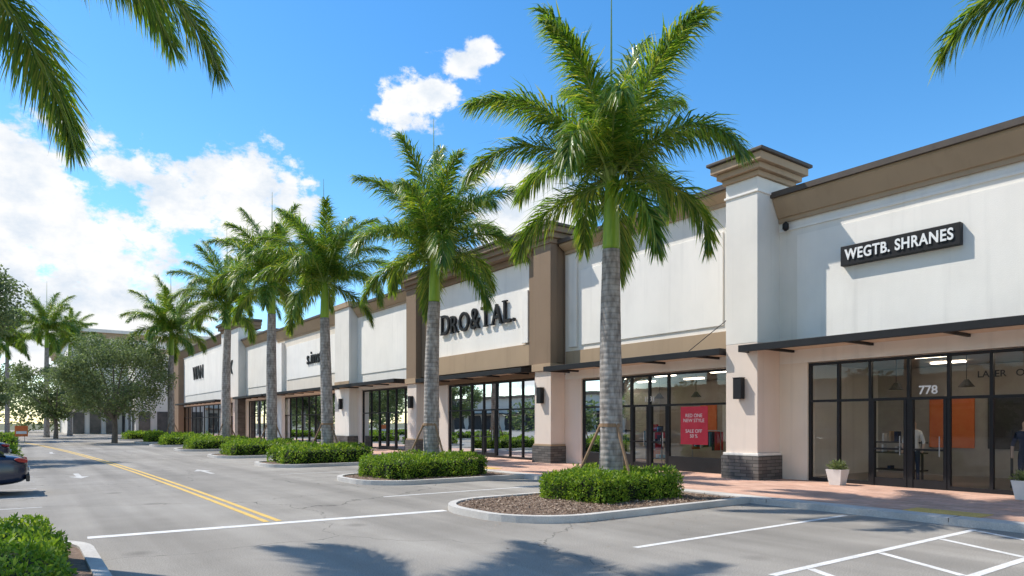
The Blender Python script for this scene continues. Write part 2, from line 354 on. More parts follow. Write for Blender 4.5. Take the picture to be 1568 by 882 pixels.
# ---------------------------------------------------------------- foliage
def leaf_quad(V, F, p, d, nrm, l, wd):
    s = d.cross(nrm)
    if s.length < 1e-4: s = Vector((1, 0, 0))
    s = s.normalized()*wd/2
    b = len(V); V += [tuple(p), tuple(p+d*l*.5+s), tuple(p+d*l), tuple(p+d*l*.5-s)]; F.append((b, b+1, b+2, b+3))
def rdir(rng):
    while True:
        q = Vector((rng.uniform(-1,1), rng.uniform(-1,1), rng.uniform(-1,1)))
        if .05 < q.length < 1: return q.normalized()
def raw(name, V, F, mat, parent=None, smooth=False):
    me = bpy.data.meshes.new(name); me.from_pydata(V, [], F); me.materials.append(M[mat]); me.update()
    o = bpy.data.objects.new(name, me); COL.objects.link(o)
    if parent: o.parent = parent
    return o

def hedge(x0, x1, y0, y1, h, nleaf, size, seed, z0=.1):
    rng = random.Random(seed); e = empty('boxwood_hedge')
    V = []; F = []
    ph = [rng.uniform(0, 6) for _ in range(6)]
    def top(x, y): return h*(1 + .12*math.sin(x*2.3+ph[0])*math.cos(y*2.7+ph[1]) + .09*math.sin(x*5+ph[2]+y*4) + .05*math.sin(x*11+y*9))
    def side(t): return .10*math.sin(t*3+ph[3]) + .06*math.sin(t*7.3+ph[4])
    A = (x1-x0)*(y1-y0); B = 2*h*((x1-x0)+(y1-y0)); rr = .35
    for i in range(nleaf):
        if rng.random() < A/(A+B):
            x = rng.uniform(x0, x1); y = rng.uniform(y0, y1)
            dx = min(x-x0, x1-x, rr)/rr; dy = min(y-y0, y1-y, rr)/rr
            e2 = max(0, 1-((1-dx)**2+(1-dy)**2))**.5
            z = top(x, y)*(.62+.38*e2) - abs(rng.gauss(0, .05)); nr = Vector((0, 0, 1))
            if (1-dx)**2+(1-dy)**2 > 1: continue
        else:
            t = rng.random()*2*((x1-x0)+(y1-y0)); z = rng.uniform(0, h*.85); bulge = side(t) - .12*max(0, z/h-.5) - abs(rng.gauss(0, .04))
            a, b = x1-x0, y1-y0
            if t < a: x, y, nr = x0+t, y0-bulge, Vector((0, -1, 0))
            elif t < a+b: x, y, nr = x1+bulge, y0+t-a, Vector((1, 0, 0))
            elif t < 2*a+b: x, y, nr = x1-(t-a-b), y1+bulge, Vector((0, 1, 0))
            else: x, y, nr = x0-bulge, y1-(t-2*a-b), Vector((-1, 0, 0))
            cxm, cym = min(x-x0, x1-x), min(y-y0, y1-y)
            if cxm < .25 and cym < .25:
                x += .12 if x-x0 < .3 else -.12; y += .12 if y-y0 < .3 else -.12
        d = (nr*.6+rdir(rng)).normalized()
        leaf_quad(V, F, Vector((x, y, z0+z)), d, rdir(rng), size*rng.uniform(.7, 1.4), size*.55)
        if rng.random() < .04:
            for q in range(3): leaf_quad(V, F, Vector((x, y, z0+z+.02)), (Vector((0, 0, 1.2))+rdir(rng)).normalized(), rdir(rng), size*2.0, size*.6)
    raw('leaves', V, F, 'hedge', e)
    c = MB(); c.box(x0+.14, x1-.14, y0+.14, y1-.14, z0, z0+h*.74, 'core'); c.build('dark_core', e, bevel=.12)  # solid near-black box filling the inside of the leaf shell
    return e

def rr_outline(x0, x1, y0, y1, r, rl=True, rrt=False, seg=8):
    pts = []
    def arc(cx_, cy_, a0):
        for i in range(seg+1):
            a = R(a0 + 90*i/seg); pts.append((cx_+r*math.cos(a), cy_+r*math.sin(a)))
    if rrt: arc(x1-r, y0+r, -90); arc(x1-r, y1-r, 0)
    else: pts.extend([(x1, y0), (x1, y1)])
    if rl: arc(x0+r, y1-r, 90); arc(x0+r, y0+r, 180)
    else: pts.extend([(x0, y1), (x0, y0)])
    return pts
def island(x0, x1, y0, y1, r, rl=True, rrt=False, seed=0, chips=0):
    e = empty('planting_island'); k = MB()
    o = rr_outline(x0, x1, y0, y1, r, rl, rrt); d = .16
    i_ = rr_outline(x0+(d if rl else 0), x1-(d if rrt else 0), y0+d, y1-d, r-d, rl, rrt); N = len(o)
    for a in range(N):
        b = (a+1) % N
        if not rrt and a == 0: continue
        if not rl and a == N-2: continue
        k.face([(*o[a], -.01), (*o[b], -.01), (*o[b], .13), (*o[a], .13)], 'concrete')
        k.face([(*o[a], .13), (*o[b], .13), (*i_[b], .13), (*i_[a], .13)], 'concrete')
        k.face([(*i_[a], .13), (*i_[b], .13), (*i_[b], .05), (*i_[a], .05)], 'concrete')
    k.build('kerb', e, fix=False)
    s = MB(); s.face([(*p, .095) for p in i_], 'mulch'); s.build('soil', e, fix=False)
    if chips:
        rng = random.Random(seed); V = []; F = []
        for _ in range(chips):
            p = Vector((rng.uniform(x0+.3, x1-.2), rng.uniform(y0+.25, y1-.25), .10+rng.random()*.02))
            if math.hypot(max(0, x0+r-p.x), max(0, y0+r-p.y, p.y-y1+r)) > r-.25 and p.x < x0+r: continue
            dd = rdir(rng); dd.z *= .3; leaf_quad(V, F, p, dd.normalized(), (Vector((0, 0, 1))+rdir(rng)*.4).normalized(), rng.uniform(.03, .09), .03)
        raw('mulch_chips', V, F, 'chip', e)
rng = random.Random(77); V = []; F = []
for _ in range(420):
    a = rng.random()*6.28; rr0 = rng.uniform(0, 1)**2*2.2
    p = Vector((7.2+rng.random()*5.8, (9.1 if rng.random() < .6 else 12.95), .006)) + Vector((math.cos(a)*rr0, math.sin(a)*rr0, 0))
    if 7.0 < p.x < 13.3 and 9.15 < p.y < 12.95: continue
    if p.x > 13.2: continue
    dd = rdir(rng); dd.z *= .15; leaf_quad(V, F, p+Vector((0, 0, .006)), dd.normalized(), (Vector((0, 0, 1))+rdir(rng)*.2).normalized(), rng.uniform(.03, .08), .02)
raw('fallen_leaves', V, F, 'chip')

island(7.0, 13.26, 9.2, 12.9, 1.5, chips=9000, seed=1)
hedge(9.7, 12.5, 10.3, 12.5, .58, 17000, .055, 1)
island(8.0, 13.26, 17.6, 21.4, 1.5, chips=2500, seed=2)
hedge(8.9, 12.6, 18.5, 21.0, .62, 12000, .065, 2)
for i, (yc, hx) in enumerate([(29.2, 8.9), (37.9, 8.9), (48, 9), (58, 9), (67.8, 9.2), (80, 9)]):
    island(hx-.8, 13.26, yc-2.2, yc+1.6, 1.4, chips=0)
    hedge(hx, 12.6, yc-1.6, yc+1.2, .68, 6000 if i < 3 else 2500, .09 if i < 3 else .14, 10+i)
island(-4.6, .85, 4.5, 12.0, 1.2, rl=False, rrt=True, chips=0)
hedge(-3.6, .4, 7.6, 11.7, .38, 26000, .05, 33)
for i, yc in enumerate([40, 62, 84]):
    island(-8, .3, yc-1.5, yc+2, 1.2, rl=False, rrt=True); hedge(-7, 0, yc-1, yc+1.5, .6, 3000, .14, 50+i)

# ---------------------------------------------------------------- palms
def crown_mesh(seed, nf=22, L0=4.0, dens=88, wd=.038):
    rng = random.Random(seed); V = []; F = []; RV = MB()
    for k in range(nf):
        t = k/(nf-1)
        az = k*2.39996 + rng.uniform(-.25, .25)
        el = R(85 - 72*t**1.1 + rng.uniform(-6, 6)); droop = R(34 + 52*min(1, t*1.4) + rng.uniform(-8, 8))
        Lf = L0*(1 - .14*t)*rng.uniform(.92, 1.05)
        if t > .88: el = R(-14+rng.uniform(-10, 8)); droop = R(50); Lf *= .82
        n_ = 16; P = [Vector((0.06*math.cos(az), .06*math.sin(az), -.15*t))]; T = []
        side = rng.uniform(-.3, .3)
        for i in range(n_):
            s = (i+.5)/n_; pi_ = el - droop*s**1.5*1.25; a2 = az + side*s*s
            d = Vector((math.cos(a2)*math.cos(pi_), math.sin(a2)*math.cos(pi_), math.sin(pi_))); T.append(d); P.append(P[-1]+d*Lf/n_)
        RV.tube([tuple(p) for p in P], [.034*(1-.85*i/n_)+.003 for i in range(n_+1)], 'rachis', 5, False)
        for i in range(dens):
            s = .09 + .91*(i+rng.random()*.6)/dens; f = min(s, .9999)*n_; ii = int(f); fr = f-ii
            p = P[ii].lerp(P[ii+1], fr); t_ = T[ii]
            S = t_.cross(Vector((0, 0, 1)))
            S = S.normalized() if S.length > .05 else Vector((math.sin(az), -math.cos(az), 0))
            N = S.cross(t_).normalized()
            ll = .88*(max(0, math.sin(math.pi*(.15+.74*s)))**.65)*(min(L0, 4.2)/3.9)
            fa = R(60 - 36*s)
            for sg in (-1, 1):
                for ph in (R(38), R(-22), R(6)):
                    if ph == R(6) and rng.random() < .3: continue
                    q = ph + rng.gauss(0, .24); a = fa + rng.gauss(0, .12); l = ll*rng.uniform(.75, 1.12)
                    d = (t_*math.cos(a) + (S*sg*math.cos(q)+N*math.sin(q))*math.sin(a)).normalized()
                    g = .35 + .7*rng.random()
                    d1 = (d+Vector((0, 0, -g*.25))).normalized(); d2 = (d+Vector((0, 0, -g*1.4))).normalized()
                    up = (N + rdir(rng)*.6).normalized(); wv = d.cross(up)
                    if wv.length < .05: continue
                    wv = wv.normalized()*wd*rng.uniform(.7, 1.1)/2
                    p1 = p+d1*l*.5; p2 = p1+d2*l*.5; b = len(V)
                    V += [tuple(p-wv*.5), tuple(p+wv*.5), tuple(p1+wv), tuple(p1-wv), tuple(p2)]
                    F += [(b, b+1, b+2, b+3), (b+3, b+2, b+4)]
    RV.tube([(0, 0, 0), (.02, .01, L0*.6), (.05, .02, L0*1.14)], [.03, .028, .008], 'rachis', 5, False)   # unopened spear leaf
    me = bpy.data.meshes.new('palm_fronds'); me.from_pydata(V, [], F); me.materials.append(M['frond']); me.update()
    rm = bpy.data.meshes.new('palm_rachis'); rm.from_pydata(RV.v, [], RV.f); rm.materials.append(M['rachis']); rm.update()
    return me, rm
CR = [crown_mesh(s) for s in (3, 8, 15, 21)]
CR.append(crown_mesh(44, 22, 4.7, 140, .028))
def palm(x, y, ht, cr=0, rot=0, sc=1.0, braces=True, seed=0, lean=(0, 0)):
    rng = random.Random(seed+99); e = empty('royal_palm_tree', (x, y, 0))
    sh = 1.65*sc; zt = ht - sh
    m = MB(); n_ = 60; pts = []; rad = []
    for i in range(n_+1):
        s = i/n_; z = .02+(zt-.02)*s
        r = .265*(1-.26*s) + .07*math.exp(-z*2.5) + .02*math.sin(s*3.1)+ .003*rng.random()
        pts.append((lean[0]*s*s*.8+.012*math.sin(s*7), lean[1]*s*s*.8, z)); rad.append(r*min(sc, 1.1))
    m.tube(pts, rad, 'trunk', 20); m.build('trunk', e, smooth=True)
    bx, by = pts[-1][0], pts[-1][1]
    m = MB(); m.tube([(bx, by, zt-.02), (bx, by, zt+.08), (bx+.01, by, zt+.5*sh), (bx+.01, by, zt+.85*sh), (bx, by, ht+.12)], [.17*sc, .195*sc, .175*sc, .145*sc, .08*sc], 'shaft', 16)
    m.build('crownshaft', e, smooth=True)
    for k, nm in ((0, 'fronds'), (1, 'frond_stems')):
        o = bpy.data.objects.new(nm, CR[cr][k]); COL.objects.link(o); o.parent = e; o.location = (bx, by, ht); o.rotation_euler = (0, 0, rot); o.scale = (sc, sc, sc)
    if braces:
        m = MB()
        for a in (20, 140, 260):
            a = R(a+seed*17); c, s = math.cos(a), math.sin(a)
            m.tube([(1.0*c, 1.0*s, .05), (.24*c, .24*s, 1.75)], [.035, .035], 'wood', 6)
        m.tube([(0, 0, 1.70), (0, 0, 1.78)], [.275, .27], 'wood', 12)
        m.build('support_poles', e)
    return e
palm(11.2, 11.5, 7.5, 0, .3, 1.02, seed=0)
palm(11.3, 20.2, 7.5, 1, 1.1, 1.0, seed=1, lean=(.1, -.1))
palm(11.2, 29.4, 8.1, 2, 2.0, 1.0, seed=2, lean=(-.1, .15))
palm(11.3, 37.9, 9.5, 3, .5, 1.08, seed=3)
palm(11.3, 48, 9.8, 0, 2.6, 1.1, seed=4, lean=(.15, 0))
palm(11.3, 67.8, 9.9, 1, 3.6, 1.25, seed=5)
palm(12.2, 1.9, 7.75, 2, 1.0, .95, False, seed=6)
palm(-.75, 11.6, 8.35, 4, 3.185, 1.0, False, seed=8)
palm(3, 100, 13, 0, 1, 1.3, False, 9); palm(-3, 84, 10.5, 1, 2, 1.2, False, 10); palm(-1, 118, 13, 2, 2, 1.3, False, 11); palm(6, 112, 13, 3, 5, 1.2, False, 12)

# ---------------------------------------------------------------- broadleaf trees
def tree(name, x, y, h, cw, ch, seed, clumps=46, per=420, leaf=.16, mat='oak', trunk_h=2.2):
    rng = random.Random(seed); e = empty(name, (x, y, 0)); m = MB(); V = []; F = []
    m.tube([(0, 0, 0), (.05, .05, trunk_h*.6), (0, .1, trunk_h)], [.26, .2, .18], 'bark', 10)
    cz = h - ch/2
    for i in range(clumps):
        while True:
            d = Vector((rng.uniform(-1, 1), rng.uniform(-1, 1), rng.uniform(-1, 1)))
            if .3 < d.length < 1: break
        d = d.normalized()*(d.length**.4)
        c = Vector((d.x*cw*.41, d.y*cw*.41, cz+d.z*ch*.40)); cr_ = rng.uniform(.11, .2)*cw*.75
        if i % 3 == 0:
            mid = Vector((c.x*.4, c.y*.4, trunk_h+(c.z-trunk_h)*.5)); m.tube([(0, .1, trunk_h-.1), tuple(mid), tuple(c)], [.13, .07, .02], 'bark', 6)
        for _ in range(per):
            q = rdir(rng); rr_ = cr_*(rng.random()**.45); p = c+Vector((q.x, q.y, q.z*.7))*rr_
            leaf_quad(V, F, p, rdir(rng), rdir(rng), leaf*rng.uniform(.7, 1.3), leaf*.55)
    m.build('trunk', e); o = raw('leaves', V, F, mat, e)
    return e
tree('oak_tree', 7.0, 69, 9.9, 11.0, 8.4, 1, 64, 420, .22)
tree('oak_tree', 3.6, 92, 10, 10, 8.2, 2, 45, 260, .32)
tree('oak_tree', -3.6, 41, 10.0, 8.4, 5, 3, 50, 420, .17, trunk_h=4)
tree('oak_tree', -3.5, 68, 8, 7.5, 6, 4, 40, 260, .26)
rng = random.Random(5); V = []; F = []
def mass(cxs, n_clump, per, leaf):
    for (x, y, z, rx, rz) in cxs:
        for _ in range(n_clump):
            d = rdir(rng); c = Vector((x+d.x*rx*.7, y+d.y*rx*.7, max(.5, z+d.z*rz*.7)))
            for _ in range(per):
                q = rdir(rng)*(rng.random()**.4)*rx*.42
                leaf_quad(V, F, c+Vector((q.x, q.y, q.z*.8)), rdir(rng), rdir(rng), leaf*rng.uniform(.7, 1.4), leaf*.6)
lst = [(-38+i*6.2+rng.uniform(-2, 2), 150+rng.uniform(-12, 12), 6+rng.uniform(-1, 1.5), 6, 6) for i in range(9)]
lst += [(-12, 108, 5, 5, 5), (-7, 125, 6, 5, 6), (-16, 135, 6, 6, 6)]
mass(lst, 14, 110, .6)
lst = [(-46+rng.uniform(-3, 3), -30+i*14, 4+rng.uniform(-1, 1.5), 5, 4) for i in range(11)]  # unseen tree row opposite, added for reflections in the shop glass
mass(lst, 10, 60, .8)
raw('distant_and_reflection_trees', V, F, 'oak')

# ---------------------------------------------------------------- buildings
WX = 18.6
def cornice(mb, y0, y1, ztop, wx=WX, hh=.85, out=.42, main='tan', cap='cap'):
    zb = ztop-hh
    mb.prof([(wx-.002, zb), (wx-.07, zb), (wx-.07, zb+.12), (wx-.12, zb+.14), (wx-out+.04, ztop-.24), (wx-out+.04, ztop-.16), (wx-.002, ztop-.16)], y0, y1, main)
    mb.box(wx-out-.06, wx+.35, y0-.03, y1+.03, ztop-.157, ztop, cap)
def shell(e, y0, y1, ztop, zopen, sy0, sy1, up='white', low='pink', wx=WX, depth=24):
    m = MB()
    m.box(wx, wx+.4, y0, y1, zopen, ztop-.16, up)
    if sy0 > y0: m.box(wx+.002, wx+.4, y0, sy0, .1, zopen-.002, low)
    if sy1 < y1: m.box(wx+.002, wx+.4, sy1, y1, .1, zopen-.002, low)
    m.box(wx+.4, wx+depth, y0+.003, y0+.25, .1, ztop-.5, up); m.box(wx+.4, wx+depth, y1-.25, y1-.003, .1, ztop-.5, up)
    m.box(wx+.4, wx+depth, y0+.25, y1-.25, ztop-1.2, ztop-.9, 'concrete')
    m.box(wx+depth, wx+depth+.3, y0, y1, .1, ztop-.3, up)
    m.build('walls', e)
def panel(m, y0, y1, z0, z1, nj=2):
    n_ = nj+1; w_ = (y1-y0)/n_
    for i in range(n_):
        a = y0+i*w_+(.006 if i else 0); b = y0+(i+1)*w_-(.006 if i < nj else 0)
        m.box(WX-.045, WX-.001, a, b, z0, z1, 'white2')
def storefront(e, y0, y1, zt, splits, doors=(), zr=2.42, kick=.0, seed=0, stuff=True, depth=5.5, lamps=True):
    m = MB(); x0, x1 = WX+.06, WX+.18; z0 = .12; t = .035
    ys = [y0+t] + sorted(splits) + [y1-t]
    for y in ys: m.box(x0, x1, y-t, y+t, z0, zt, 'black')
    for a, b in zip(ys[:-1], ys[1:]):
        isd = any(d0 <= (a+b)/2 <= d1 for d0, d1 in doors)
        m.box(x0+.004, x1-.004, a+t, b-t, zt-.07, zt, 'black')
        m.box(x0+.004, x1-.004, a+t, b-t, zr-.035, zr+.035, 'black')
        if kick and not isd: m.box(x0+.004, x1-.004, a+t, b-t, z0, z0+kick, 'black')
        else: m.box(x0+.004, x1-.004, a+t, b-t, z0, z0+(.22 if isd else .10), 'black')
        if isd:
            m.box(x0-.015, x1+.01, a+t+.002, a+t+.075, z0, zr-.037, 'black'); m.box(x0-.015, x1+.01, b-t-.075, b-t-.002, z0, zr-.037, 'black')
            yh = a+t+.14
            m.tube([(x0-.07, yh, .95), (x0-.07, yh, 1.45)], [.014, .014], 'rim', 6)
            m.box(x0-.008, x1+.008, a+t+.075, b-t-.075, 1.08, 1.13, 'black')
    m.build('window_frames', e)
    gm = MB(); gm.face([(WX+.12, y0, z0), (WX+.12, y1, z0), (WX+.12, y1, zt), (WX+.12, y0, zt)], 'glass'); gm.build('glass', e, fix=False)
    r = MB(); X = WX+depth
    r.box(WX+.2, X, y0-.8, y1+.8, .08, .118, 'int_floor'); r.box(X, X+.1, y0-.8, y1+.8, .1, 3.6, 'int_wall')
    r.box(WX+.42, X, y0-.9, y0-.8, .1, 3.6, 'int_wall'); r.box(WX+.42, X, y1+.8, y1+.9, .1, 3.6, 'int_wall')
    r.box(WX+.42, X, y0-.8, y1+.8, 3.62, 3.7, 'int_wall')
    if lamps:
        q = y0+.8
        while q < y1-.6:
            r.box(WX+1.3, WX+1.5, q, q+.9, 3.56, 3.60, 'lamp'); r.box(WX+3.6, WX+3.8, q+.5, q+1.4, 3.56, 3.60, 'lamp'); q += 2.6
    r.build('interior_room', e)
    if stuff:
        rg = random.Random(seed); s = MB(); yy = y0+.4
        while yy < y1-.8:
            k = rg.random(); wdt = rg.uniform(.5, 1.3); xx = WX+rg.uniform(.6, 2.6)
            if k < .5:
                h = rg.uniform(.8, 1.6)
                for zz in (0.3, .3+h*.45, h): s.box(xx, xx+.45, yy, yy+wdt, .12+zz, .16+zz, 'int_dark')
                for c in range(12):
                    kx = rg.choice(['cloth1', 'cloth3', 'teal', 'orange', 'cloth3', 'cloth2', 'tan']); yb = yy+.05+(c % 6)*(wdt-.1)/6+rg.random()*.02
                    zz = (.3, .3+h*.45, h)[(c//6)+rg.randint(0, 1)] ; ww = rg.uniform(.04, .1); s.box(xx+.05+c*.003, xx+.3, yb, yb+ww, .165+zz, .165+zz+rg.uniform(.08, .3), kx)
                s.box(xx, xx+.05, yy-.05, yy-.003, .12, .2+h, 'int_dark'); s.box(xx, xx+.05, yy+wdt+.003, yy+wdt+.05, .12, .2+h, 'int_dark')
            elif k < .75:
                s.tube([(xx, yy, 1.5), (xx, yy+wdt, 1.5)], [.02, .02], 'rim', 6)
                s.tube([(xx, yy, .12), (xx, yy, 1.5)], [.02, .02], 'rim', 6); s.tube([(xx, yy+wdt, .12), (xx, yy+wdt, 1.5)], [.02, .02], 'rim', 6)
                for c in range(9):
                    yb = yy+.05+c*(wdt-.1)/9; s.box(xx-.22, xx+.22, yb, yb+.04, .7+rg.random()*.3, 1.46, rg.choice(['cloth1', 'cloth2', 'cloth3', 'teal', 'cloth2']))
            if rg.random() < .75:
                s.box(X-.06, X-.02, yy, yy+wdt, 1.0, 2.6, rg.choice(['cloth3', 'pinkpanel', 'teal', 'cloth3', 'int_dark', 'orange']))
            yy += wdt+rg.uniform(.2, .7)
        for q in range(int((y1-y0)/1.8)):
            yp = y0+1+q*1.8; s.tube([(WX+1.9, yp, 3.6), (WX+1.9, yp, 2.95)], [.01, .01], 'black', 5); s.tube([(WX+1.9, yp, 2.95), (WX+1.9, yp, 2.75)], [.05, .2], 'int_dark', 12)
        s.build('display_shelves', e)
def canopy(e, y0, y1, z=3.88, xo=1.5, wx=WX, th=.2, joist=2.3):
    m = MB(); xf = wx-xo
    m.box(xf, xf+.10, y0, y1, z, z+th, 'black'); m.box(xf+.1, wx-.003, y0, y0+.1, z, z+th, 'black'); m.box(xf+.1, wx-.003, y1-.1, y1, z, z+th, 'black')
    m.box(xf+.1, wx-.003, y0+.1, y1-.1, z+th*.6, z+th-.01, 'black')
    m.box(xf+.1, wx-.003, y0+.1, y1-.1, z+th*.4, z+th*.6-.003, 'soffit')
    y = y0+1
    while y < y1-.3: m.box(xf+.1, wx-.003, y, y+.09, z+.005, z+th*.4-.002, 'black'); y += joist
    m.build('canopy', e, bevel=.008)
def sconce(e, x, y, z0, z1):
    m = MB(); m.box(x-.22, x-.03, y-.14, y+.14, z0, z1, 'black'); m.box(x-.03, x, y-.06, y+.06, (z0+z1)/2-.1, (z0+z1)/2+.1, 'black'); m.box(x-.235, x-.015, y-.155, y+.155, z1, z1+.02, 'black')
    m.build('wall_lamp', e, bevel=.01)
def text(body, y, z, size, mat, e, x=WX-.02, ext=.015, off=0, sx=1.0, name='lettering', align='CENTER', shear=0, sp=1.0):
    c = bpy.data.curves.new(name, 'FONT'); c.body = body; c.size = size; c.extrude = ext; c.offset = off; c.align_x = align; c.align_y = 'CENTER'; c.shear = shear; c.space_character = sp
    o = bpy.data.objects.new(name, c); COL.objects.link(o); c.materials.append(M[mat]); o.location = (x, y, z); o.rotation_euler = (R(90), 0, R(-90)); o.scale = (sx, 1, 1); o.parent = e
    return o

# --- Unit A
A = empty('retail_store')
shell(A, -9, 11.9, 8.62, 3.55, -6, 11.0, 'white', 'cream')
m = MB(); cornice(m, -9, 11.88, 8.62, hh=.85); m.box(WX-.035, WX-.002, -9, 11.88, 7.50, 7.56, 'white2'); m.build('cornice', A)
m = MB(); panel(m, -7, 11.3, 4.25, 7.3, 2); m.build('wall_panel', A)
m = MB(); m.box(WX-.03, WX-.001, -9, 11.85, 3.95, 4.12, 'white'); m.build('string_course', A)
canopy(A, -8, 12.28, 3.86, 1.5)
storefront(A, -6, 11.0, 3.52, [10.12, 9.24, 8.26, 7.32, 6.4, 5.4, 4.3, 3.3, 2.3, 1.2, 0, -1.3, -2.6, -4], doors=[(7.36, 9.2), (1.3, 3.2)], seed=4)
sg = MB(); sg.box(WX-.22, WX-.048, 6.95, 9.9, 6.10, 6.64, 'black'); sg.build('sign_box', A, bevel=.01)
text('WEGTB. SHRANES', 8.425, 6.37, .40, 'signwhite', A, x=WX-.235, off=.009, sx=.76, name='sign_letters', sp=1.1)
text('778', 7.8, 2.62, .30, 'signwhite', A, x=WX+.1, ext=.003, off=.006, name='street_number')
text('LASER   OCHT', 6.0, 2.95, .22, 'black', A, x=WX+.1, ext=.003, off=.003, name='window_lettering')
m = MB(); m.tube([(WX-.002, 11.6, 7.55), (WX-.15, 11.6, 7.55), (WX-.15, 11.6, 7.75)], [.03, .03, .03], 'black', 8); m.tube([(WX-.15, 11.6, 7.48), (WX-.15, 11.6, 7.55), (WX-.15, 11.6, 7.68), (WX-.15, 11.6, 7.73)], [.04, .09, .09, .04], 'black', 12); m.build('security_camera', A)
m = MB(); m.box(17.5, 19.3, 11.9, 13.0, 4.15, 9.0, 'white'); m.box(17.503, 19.3, 11.903, 12.997, .9, 4.147, 'pink'); m.box(17.44, 19.2, 11.84, 13.06, .82, .9, 'white2'); m.box(17.40, 19.2, 11.80, 13.10, .1, .82, 'stone')
m.box(17.46, 19.34, 11.86, 13.04, 8.55, 8.62, 'white2'); m.build('pier', A, bevel=.012)
m = MB()
for i, (o, z0, z1) in enumerate([(.08, 9.003, 9.16), (.2, 9.163, 9.34), (.33, 9.343, 9.58), (.42, 9.583, 9.68)]):
    m.box(17.5-o, 19.3+o, 11.9-o, 13.0+o, z0, z1, 'tan' if i < 3 else 'cap')
m.build('pier_cap', A, bevel=.02)
sconce(A, 17.5, 12.45, 2.5, 3.12)

# --- Unit B
B = empty('retail_store')
shell(B, 13.0, 21.8, 9.35, 3.6, 13.7, 20.8, 'white', 'pink')
m = MB(); cornice(m, 13.06, 21.75, 9.35, hh=.55, main='tan'); m.build('cornice', B)
m = MB(); panel(m, 13.9, 20.8, 4.95, 8.0, 0); m.box(WX-.10, WX-.001, 13.4, 13.72, 4.9, 8.7, 'white'); m.box(WX-.10, WX-.001, 21.0, 21.5, 4.9, 8.7, 'white')
m.build('wall_panel', B, bevel=.012)
m = MB(); m.box(WX-.08, WX-.001, 13.1, 21.7, 4.12, 4.75, 'tan'); m.build('band', B, bevel=.01)
canopy(B, 13.05, 21.6, 3.86, 1.35)
storefront(B, 13.75, 20.8, 3.55, [16.3, 17.2, 18.1, 19.4], doors=[(16.35, 18.05)], kick=.5, seed=6)
m = MB(); m.tube([(WX-.1, 13.35, 5.3), (17.35, 14.3, 4.07)], [.014, .014], 'black', 6); m.build('canopy_cable', B)
text('1531', 17.2, 2.65, .26, 'signwhite', B, x=WX+.1, ext=.003, off=.003, name='street_number')
ps = MB(); ps.box(WX+.085, WX+.095, 14.6, 15.75, 1.05, 2.35, 'poster'); ps.build('poster_sheet', B)
text('RED ONE\nNEW STYLE', 15.18, 1.95, .17, 'signwhite', B, x=WX+.08, ext=.001, name='poster_text'); text('SALE OFF\n50 %', 15.18, 1.42, .17, 'signwhite', B, x=WX+.08, ext=.001, name='poster_text')
# --- Unit C
C = empty('retail_store')
CX = 18.15
shell(C, 21.8, 34.7, 9.9, 3.8, 23.9, 31.4, 'brown', 'pink')
m = MB()
m.box(CX, WX-.003, 21.9, 23.72, 4.3, 9.2, 'brown'); m.box(CX, WX-.003, 32.6, 34.6, 4.3, 9.2, 'brown'); m.box(CX, WX-.003, 23.72, 32.6, 8.95, 9.2, 'brown'); m.box(CX, WX-.003, 23.72, 32.6, 4.3, 5.25, 'tan')
for y0, y1 in ((21.8, 22.95), (33.5, 34.65)):
    m.box(17.8, CX-.003, y0, y1, 4.25, 9.2, 'brown'); m.box(17.74, CX+.3, y0-.06, y1+.06, 3.95, 4.25, 'tan')
    m.box(17.85, WX-.003, y0+.04, y1-.04, .9, 3.95, 'pink'); m.box(17.76, WX-.003, y0-.05, y1+.05, .1, .82, 'stone'); m.box(17.80, WX-.003, y0-.02, y1+.02, .82, .9, 'tan')
m.build('portal_frame', C, bevel=.012)
m = MB()
for o, z0, z1, k in [(.06, 9.203, 9.4, 'brown'), (.2, 9.403, 9.62, 'brown'), (.34, 9.623, 9.85, 'brown'), (.42, 9.853, 9.97, 'cap')]:
    m.box(17.8-o, WX+.9, 21.8-o, 34.7+o, z0, z1, k)
m.build('cornice', C, bevel=.02)
m = MB(); m.box(18.30, WX-.003, 23.74, 32.58, 5.27, 8.93, 'white2'); m.box(18.10, 18.298, 23.75, 24.2, 5.3, 7.6, 'white2'); m.build('sign_panel', C, bevel=.01)
canopy(C, 23.3, 32.8, 3.95, 1.2)
storefront(C, 23.9, 31.4, 3.75, [24.9, 25.9, 27.0, 28.1, 29.2, 30.3], doors=[(27.05, 29.1)], seed=9)
sconce(C, 17.85, 22.4, 2.6, 3.25); sconce(C, 17.85, 34.0, 2.6, 3.25)
ycur = 31.4; zb = 6.4
